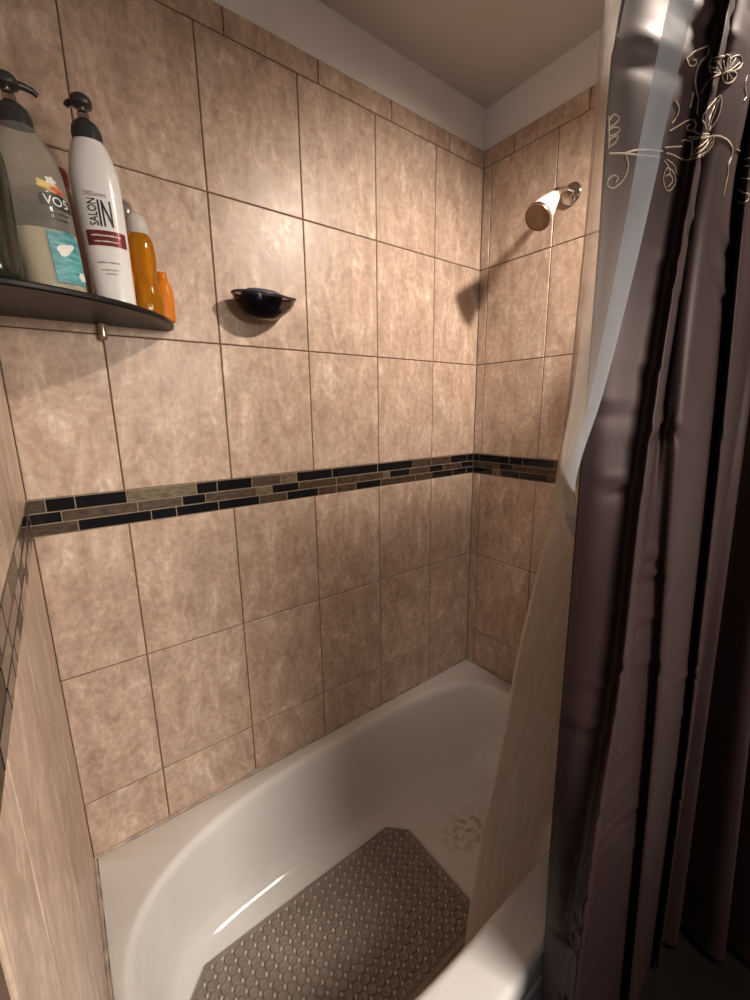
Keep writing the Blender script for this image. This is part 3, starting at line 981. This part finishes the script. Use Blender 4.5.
def orange_bottle():
    r = bottle_root('squat_bottle', 0.316, -0.045, 0, 0.0, 'short orange bottle at the right tip of the corner shelf', 'bottle')
    prof = [(0.0, 0.021, 0.018, 2.4), (0.05, 0.022, 0.019, 2.4), (0.078, 0.0185, 0.0165, 2.2), (0.088, 0.012, 0.012, 2.0)]
    loft_profile(prof, 'body', M['orange'], r)
    c = MB()
    c.lathe([(0.0125, 0.091), (0.0125, 0.104), (0.011, 0.107), (0.0005, 0.108)], 24)
    c.build('cap', M['orange'], r, 40)
orange_bottle()

# ------------------------------------------------------------------ shower curtain, liner and rod
RODY, RODZ = -0.885, 1.855
def build_rod():
    r = empty('curtain_rod', (0.0, RODY, RODZ))
    b = MB()
    b.tube([(0.004, 0, 0), (L_ - 0.004, 0, 0)], 0.0125, 20)
    b.build('pole', M['chrome'], r, 60)
    for x, s in ((0.0008, 1), (L_ - 0.0008, -1)):
        f = MB()
        f.lathe([(0.028, 0), (0.028, 0.004), (0.020, 0.010), (0.015, 0.016)], 28, 0, Matrix.Translation((x, 0, 0)) @ Matrix.Rotation(s * PI / 2, 4, 'Y'))
        f.build('end_flange', M['chrome'], r, 40)
    tag(r, 'chrome curtain rod across the front of the tub', 'rod')
build_rod()

M['satin'] = plain('brown_satin', (0.022, 0.0120, 0.0118), 0.48, spec=0.26, noise=0.10, nscale=8)
M['satin'].node_tree.nodes['Principled BSDF'].inputs['Specular Tint'].default_value = (1.0, 0.80, 0.80, 1)
M['thread'] = plain('beige_thread', (0.32, 0.255, 0.185), 0.7, noise=0.1)

def ray_s(s, y):         # a point seen along the plan direction s (dx/dy from the viewing side) at depth y
    return Vector((CAM.x + s * (y - CAM.y), y, 0))

# plan of the curtain at several heights: (slope, y) of the leading edge, folds and right end
def curtain_plan(z):
    t = max(0.0, min(1.0, (z + 0.36) / 2.2))         # 0 bottom .. 1 top
    E = interp([(-0.4, 2.20), (-0.126, 2.14), (0.32, 2.05), (0.85, 2.02), (1.38, 1.99), (1.58, 1.965), (1.68, 2.02), (1.85, 2.15)], z)[0]
    H = interp([(-0.4, 2.66), (-0.13, 2.675), (0.40, 2.71), (0.72, 2.83), (1.04, 2.82), (1.455, 2.98), (1.76, 3.23), (1.9, 3.30)], z)[0]
    Rg = interp([(-0.7, 4.3), (0.48, 3.72), (1.08, 3.36), (1.42, 3.30), (1.72, 3.44), (1.9, 3.55)], z)[0]
    V2 = interp([(-0.7, 4.9), (0.30, 4.55), (0.69, 4.33), (1.17, 4.03), (1.53, 3.76), (1.65, 3.82), (1.9, 3.95)], z)[0]
    bulge = 1.0 + 0.25 * (1 - t)
    def yy(y): return RODY + (y - RODY) * bulge - 0.012 * (1 - t)
    pl = [(E, yy(-0.862)), (E * 0.72 + H * 0.28, yy(-0.882)), (H - 0.20, yy(-0.905)), (H - 0.03, yy(-0.922)), (H + 0.03, yy(-0.914)), (H + 0.09, yy(-0.901)),
          (Rg - 0.30, yy(-0.909)), (Rg - 0.06, yy(-0.924)), (Rg + 0.18, yy(-0.926)), (V2 - 0.16, yy(-0.914)), (V2 - 0.05, yy(-0.902)), (V2 + 0.06, yy(-0.922)), (V2 + 0.25, yy(-0.930)),
          (V2 + 0.6, yy(-0.912)), (V2 + 0.9, yy(-0.905)), (V2 + 1.2, yy(-0.925))]
    P = [ray_s(s, y) for s, y in pl]
    # the last folds run to the wall, gathered, and swing out towards the room lower down
    P = P[:14]
    for i, p in enumerate(P): p.x = min(p.x, 1.26 + 0.002 * i)
    k = 0.45 + 0.85 * (1 - t)
    for (x, dy) in ((1.31, -0.055), (1.345, -0.02), (1.385, -0.03), (1.36, -0.105), (1.385, -0.125), (1.42, -0.07), (1.45, -0.075), (1.425, -0.16), (1.45, -0.18), (1.475, -0.13), (1.48, -0.12)):
        P.append(Vector((x, yy(-0.885) + dy * k, 0)))
    lim = 1.485
    for p in P: p.x = min(p.x, lim)
    return P

def resample(P, n):
    d = [0]
    for a, b in zip(P[:-1], P[1:]): d.append(d[-1] + (b - a).length)
    out = []; j = 0
    for i in range(n):
        t = d[-1] * i / (n - 1)
        while j < len(P) - 2 and d[j + 1] < t: j += 1
        k = (t - d[j]) / max(1e-9, d[j + 1] - d[j])
        out.append(P[j].lerp(P[j + 1], k))
    return out

CREASE = [(random.uniform(0.02, 0.55), random.uniform(0.0, 1.75), random.uniform(0.05, 0.14), random.uniform(-0.6, 0.6), random.uniform(0.5, 1.0)) for _ in range(75)]

def build_curtain():
    zt, zb = RODZ - 0.035, -0.385
    nz, ns = 170, 260
    top = Vector((0.75, RODY, zt))
    grid = []
    for i in range(nz):
        z = zb + (zt - zb) * i / (nz - 1)
        # resample each control span separately so the folds keep their columns
        C = curtain_plan(z)
        key = C[:14]; rest = C[13:]
        a = catmull(key, 12)
        a = a[:-1]
        b = resample(catmull(rest, 8), ns - len(a))
        row = a + b
        grid.append([Vector((p.x, p.y, z)) for p in row])
    ncol = len(grid[0])
    # creases across the cloth
    disp = [[0.0] * ncol for _ in range(nz)]
    for (u, zc, wd, sl, am) in CREASE:
        for i in range(nz):
            z = grid[i][0].z
            if abs(z - zc) > 0.16: continue
            for j in range(ncol):
                uu = j / ncol
                du = (uu - u) / (wd * 0.5)
                if abs(du) > 2.2: continue
                dz = (z - zc - sl * (uu - u) * 0.5) / 0.010
                if abs(dz) > 4: continue
                disp[i][j] += am * 0.0055 * math.exp(-du * du) * math.exp(-dz * dz * 0.5) * (-1 if dz < 0 else 1) * min(1, abs(dz) * 2)
    for i in range(nz):
        for j in range(ncol):
            a = grid[i][max(0, j - 1)]; b = grid[i][min(ncol - 1, j + 1)]
            t = (b - a); n = Vector((t.y, -t.x, 0))
            if n.length > 1e-9: n.normalize()
            if n.y > 0: n = -n
            if disp[i][j]:
                grid[i][j] = grid[i][j] + n * disp[i][j]
    V = []; F = []
    for row in grid: V += row
    for i in range(nz - 1):
        for j in range(ncol - 1):
            a = i * ncol + j
            F.append((a, a + 1, a + ncol + 1, a + ncol))
    root = empty('shower_curtain', (0.9, RODY, zt))
    off = -Vector(root.location)
    me = mesh_obj('cloth', [v + off for v in V], F, M['satin'], root, None, 180)
    md = me.modifiers.new('thick', 'SOLIDIFY'); md.thickness = 0.0012; md.offset = 0
    bvh = BVHTree.FromPolygons(V, F)
    # hem on the leading fold: a stitched strip
    jh = 24
    st = MB()
    pts = []
    for i in range(nz): pts.append(grid[i][jh] + Vector((-0.0008, -0.0012, 0)))
    # stitches
    k = 0
    while k < nz - 1:
        st.tube([pts[k] + off, (pts[k] * 0.3 + pts[k + 1] * 0.7) + off], 0.0007, 5)
        k += 1
    s = st.build('hem_stitching', M['satin'], root, 60)
    rings = MB()
    # hooks: small rings round the rod
    for x in (0.70, 0.76, 0.83, 0.90, 0.98, 1.06, 1.14, 1.22, 1.30, 1.38, 1.45):
        rings = MB()
        P = [Vector((x, RODY, RODZ - 0.008)) + Vector((0.006 * math.sin(2 * PI * q / 24), 0.026 * math.cos(2 * PI * q / 24), 0.026 * math.sin(2 * PI * q / 24))) + off for q in range(24)]
        rings.tube(P, 0.0017, 8, closed=True)
        rings.build('hook', M['chrome'], root, 60)
    # embroidery, drawn on the cloth
    def on_cloth(px, py):
        d = (CF + CR * ((px - 375) / FPX) - CU * ((py - 500) / FPX)).normalized()
        h = bvh.ray_cast(CAM, d)
        if h[0] is None: return None
        n = h[1]
        if n.dot(d) > 0: n = -n
        return h[0] + n * 0.0012 + off
    def stroke(mb, pts, r=0.0012):
        P = catmull([Vector((a, b, 0)) for a, b in pts], 7) if len(pts) > 2 else [Vector((pts[0][0] + (pts[1][0] - pts[0][0]) * t / 6, pts[0][1] + (pts[1][1] - pts[0][1]) * t / 6, 0)) for t in range(7)]
        run = []
        for p in P:
            h = on_cloth(p.x, p.y)
            if h is None or (run and (h - run[-1]).length > 0.03):
                if len(run) > 2: mb.tube(run, r, 6)
                run = []
                if h is None: continue
            run.append(h)
        if len(run) > 2: mb.tube(run, r, 6)
    def crop(pts): return [(560 + a * 190 / 750, b * 250 / 987) for a, b in pts]
    def motif(strokes, r=0.0012):
        r = r * 0.78
        mb = MB()
        for s_ in strokes: stroke(mb, crop(s_), r)
        if mb.v: mb.build('embroidery', M['thread'], root, 60)
    # butterfly-like blossom at the upper right
    motif([[(585, 262), (600, 235), (635, 225), (662, 222), (668, 250), (650, 285), (632, 292), (600, 285), (585, 262)],
           [(650, 285), (672, 235), (705, 222), (715, 245), (705, 270), (680, 283), (655, 290)],
           [(640, 295), (665, 282), (690, 290), (688, 310), (670, 330), (648, 330), (638, 312), (640, 295)],
           [(600, 262), (632, 288)], [(615, 240), (640, 285)], [(640, 230), (648, 282)], [(660, 232), (652, 280)],
           [(690, 232), (660, 284)], [(706, 250), (664, 286)], [(655, 320), (656, 296)], [(675, 315), (664, 294)],
           [(632, 292), (600, 310), (570, 345), (552, 375)]])
    # main stem with scrolls
    motif([[(545, 395), (535, 360), (530, 320), (535, 280), (552, 245), (578, 222), (586, 195)],
           [(545, 395), (540, 420), (538, 455)], [(520, 370), (515, 400), (508, 430)],
           [(495, 235), (508, 262), (530, 258), (532, 240), (518, 238)], [(495, 235), (530, 205), (580, 185)]], 0.0014)
    # leaf pointing up
    motif([[(572, 510), (566, 480), (575, 440), (600, 405), (632, 382), (630, 430), (618, 470), (600, 500), (585, 520)],
           [(585, 515), (600, 470), (630, 385)], [(580, 500), (592, 450), (622, 395)]])
    # lower leaf and fan
    motif([[(520, 620), (535, 595), (560, 570), (590, 545), (602, 540), (600, 570), (580, 600), (550, 620), (520, 630)],
           [(530, 615), (560, 590), (595, 550)], [(540, 620), (575, 595), (598, 560)], [(500, 560), (540, 550), (595, 540)], [(505, 545), (550, 542), (590, 535)],
           [(525, 520), (560, 530), (590, 530)]])
    # curl over to the right
    motif([[(595, 540), (625, 540), (655, 555), (675, 585), (672, 620), (660, 655), (658, 690), (648, 735), (640, 775)]], 0.0015)
    # scroll to the left with buds
    motif([[(430, 520), (470, 495), (500, 478), (525, 478), (535, 498), (520, 518), (500, 515), (498, 500), (512, 495)],
           [(410, 585), (440, 582), (475, 580)], [(415, 605), (445, 615), (480, 632), (515, 630), (522, 600), (520, 565), (495, 555), (475, 560)],
           [(405, 635), (425, 665), (430, 700)], [(415, 630), (445, 655), (455, 690)],
           [(405, 690), (420, 665), (440, 680), (452, 715), (440, 745), (418, 755), (405, 720), (405, 690)], [(412, 700), (428, 690), (440, 715), (422, 740)],
           [(450, 400), (465, 430), (455, 465), (438, 490)]])
    # what shows through the liner
    motif([[(190, 608), (250, 608), (320, 615), (390, 622)], [(250, 608), (300, 595), (360, 595), (400, 600)],
           [(255, 612), (265, 650), (258, 690), (235, 725), (205, 745), (185, 735), (188, 710), (208, 695), (225, 705), (215, 722)]], 0.0016)
    motif([[(186, 560), (205, 545), (225, 540), (215, 565), (195, 580)], [(186, 520), (210, 505), (232, 512), (220, 530), (190, 540)],
           [(190, 480), (210, 455), (230, 470), (215, 490), (192, 505)], [(190, 460), (190, 590)]])
    # right edge flower
    motif([[(712, 640), (735, 630), (750, 625)], [(712, 690), (722, 660), (745, 655)], [(712, 700), (735, 705), (750, 710)], [(705, 745), (725, 760), (740, 770), (735, 795), (715, 800), (705, 790)],
           [(690, 590), (705, 600), (712, 640), (708, 700)], [(735, 300), (725, 340), (732, 380), (722, 400)]])
    tag(root, 'dark brown satin shower curtain with beige floral embroidery', 'shower curtain')
build_curtain()

def liner_mat(name, col, opac, opac_top, rough=0.35):
    m = bpy.data.materials.new(name); m.use_nodes = True
    nt = m.node_tree; L = nt.links.new
    for n in list(nt.nodes): nt.nodes.remove(n)
    out = nt.nodes.new('ShaderNodeOutputMaterial')
    tr = nt.nodes.new('ShaderNodeBsdfTransparent')
    df = nt.nodes.new('ShaderNodeBsdfDiffuse'); df.inputs['Color'].default_value = (*col, 1)
    tl = nt.nodes.new('ShaderNodeBsdfTranslucent'); tl.inputs['Color'].default_value = (*col, 1)
    gl = nt.nodes.new('ShaderNodeBsdfGlossy'); gl.inputs['Roughness'].default_value = rough
    gl.inputs['Color'].default_value = (0.8, 0.8, 0.8, 1)
    m1 = nt.nodes.new('ShaderNodeMixShader'); m1.inputs[0].default_value = 0.5
    L(df.outputs[0], m1.inputs[1]); L(tl.outputs[0], m1.inputs[2])
    m2 = nt.nodes.new('ShaderNodeMixShader')
    tc = nt.nodes.new('ShaderNodeTexCoord')
    mp = nt.nodes.new('ShaderNodeMapping'); mp.inputs['Scale'].default_value = (1, 1, 0.15)
    L(tc.outputs['Object'], mp.inputs['Vector'])
    nz = nt.nodes.new('ShaderNodeTexNoise'); nz.inputs['Scale'].default_value = 30; nz.inputs['Detail'].default_value = 3
    L(mp.outputs['Vector'], nz.inputs['Vector'])
    mr = nt.nodes.new('ShaderNodeMapRange')
    mr.inputs['From Min'].default_value = 0.3; mr.inputs['From Max'].default_value = 0.7
    mr.inputs['To Min'].default_value = opac * 0.85; mr.inputs['To Max'].default_value = min(1, opac * 1.15)
    L(nz.outputs['Fac'], mr.inputs['Value'])
    sx = nt.nodes.new('ShaderNodeSeparateXYZ'); L(tc.outputs['Object'], sx.inputs[0])
    film = nt.nodes.new('ShaderNodeMapRange')      # soap film builds up towards the bottom
    film.inputs['From Min'].default_value = -0.35; film.inputs['From Max'].default_value = -1.0
    film.inputs['To Min'].default_value = opac_top / opac; film.inputs['To Max'].default_value = 1.0
    L(sx.outputs['Z'], film.inputs['Value'])
    mul = nt.nodes.new('ShaderNodeMath'); mul.operation = 'MULTIPLY'
    L(mr.outputs['Result'], mul.inputs[0]); L(film.outputs['Result'], mul.inputs[1])
    L(mul.outputs[0], m2.inputs[0]); L(tr.outputs[0], m2.inputs[1]); L(m1.outputs[0], m2.inputs[2])
    m3 = nt.nodes.new('ShaderNodeMixShader'); m3.inputs[0].default_value = 0.025
    L(m2.outputs[0], m3.inputs[1]); L(gl.outputs[0], m3.inputs[2])
    L(m3.outputs[0], out.inputs['Surface'])
    return m
M['liner'] = liner_mat('liner_vinyl', (0.74, 0.66, 0.58), 0.70, 0.38)
M['linerflap'] = liner_mat('liner_flap_vinyl', (0.74, 0.68, 0.62), 0.70, 0.055)
M['linerhem'] = liner_mat('liner_hem_cool_tint', (0.38, 0.44, 0.52), 0.62, 0.62)  # bluish colour paints in the cool light falling on the hem

def build_liner():
    zt, zb = RODZ - 0.038, -0.235
    nz = 110
    root = empty('shower_liner', (0.85, -0.82, zt))
    off = -Vector(root.location)
    V = []; F = []; rows = []
    hemV = []
    for i in range(nz):
        z = zb + (zt - zb) * i / (nz - 1)
        hs, hy = interp([(-0.3, 2.45, -0.690), (0.1, 2.48, -0.705), (0.5, 2.45, -0.745), (0.85, 2.27, -0.80), (0.96, 2.08, -0.835), (1.01, 1.985, -0.850), (1.05, 1.965, -0.866), (1.10, 2.01, -0.886), (1.172, 2.14, -0.905), (1.30, 2.32, -0.925),
                         (1.40, 2.45, -0.938), (1.61, 2.70, -0.945), (1.86, 3.00, -0.945)], z)
        fs, fy = interp([(-0.25, 1.28, -0.655), (0.12, 1.365, -0.68), (0.40, 1.50, -0.70), (0.654, 1.594, -0.72), (1.05, 1.824, -0.78), (1.40, 1.880, -0.825), (1.70, 1.885, -0.845), (1.86, 1.90, -0.852)], z)
        Hp = ray_s(hs, hy); Fp = ray_s(fs, fy)
        yin = interp([(-0.3, -0.680), (0.1, -0.69), (0.6, -0.74), (1.2, -0.80), (1.86, -0.835)], z)[0]
        d = (Hp - Fp)
        mid = Fp + d * 0.5 + Vector((-0.030, 0, 0)) * min(1, max(0.25, (z - 0.8) * 4))
        turn = Fp + Vector((0.010, 0.008, 0))
        B = [Vector((Fp.x + 0.06, max(yin, Fp.y + 0.006) + 0.010, 0))]
        x = Fp.x + 0.06; k = 0
        xe = interp([(-0.25, 1.04), (-0.06, 1.10), (0.03, 1.26), (0.12, 1.42), (0.3, 1.44)], z)[0]
        while len(B) < 9:
            x += (xe - (Fp.x + 0.06)) / 8; k += 1
            B.append(Vector((x, max(yin, Fp.y + 0.006) + (0.012 if k % 2 else -0.006), 0)))
        hem_in = Hp + (mid - Hp).normalized() * 0.026
        C = [Hp, hem_in, mid, Fp + d * 0.12 + Vector((-0.016, 0, 0)), Fp, turn] + B
        R = catmull(C, 8)
        R = [Vector((p.x, p.y, z)) for p in R]
        rows.append(R)
    nc = len(rows[0])
    for R in rows: V += [p + off for p in R]
    for i in range(nz - 1):
        for j in range(nc - 1):
            a = i * nc + j
            F.append((a, a + 1, a + nc + 1, a + nc))
    cut = 24                         # the free flap in front, and the rest of the sheet
    mesh_obj('sheet', V, [f for f in F if f[0] % nc >= cut], M['liner'], root, None, 180)
    mesh_obj('free_flap', V, [f for f in F if f[0] % nc < cut], M['linerflap'], root, None, 180)
    # the hem: a second layer folded over along the free edge
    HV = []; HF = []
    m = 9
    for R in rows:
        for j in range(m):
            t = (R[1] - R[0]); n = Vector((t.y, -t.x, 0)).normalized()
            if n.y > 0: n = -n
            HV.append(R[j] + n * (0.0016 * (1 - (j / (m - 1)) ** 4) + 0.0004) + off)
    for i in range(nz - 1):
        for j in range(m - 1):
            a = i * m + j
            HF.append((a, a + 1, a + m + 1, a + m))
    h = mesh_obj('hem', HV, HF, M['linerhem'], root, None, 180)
    h['label'] = 'folded hem along the free edge, cool light painted in as blue'
    tag(root, 'translucent pale plastic shower liner hanging into the tub beside the curtain', 'shower liner')
build_liner()
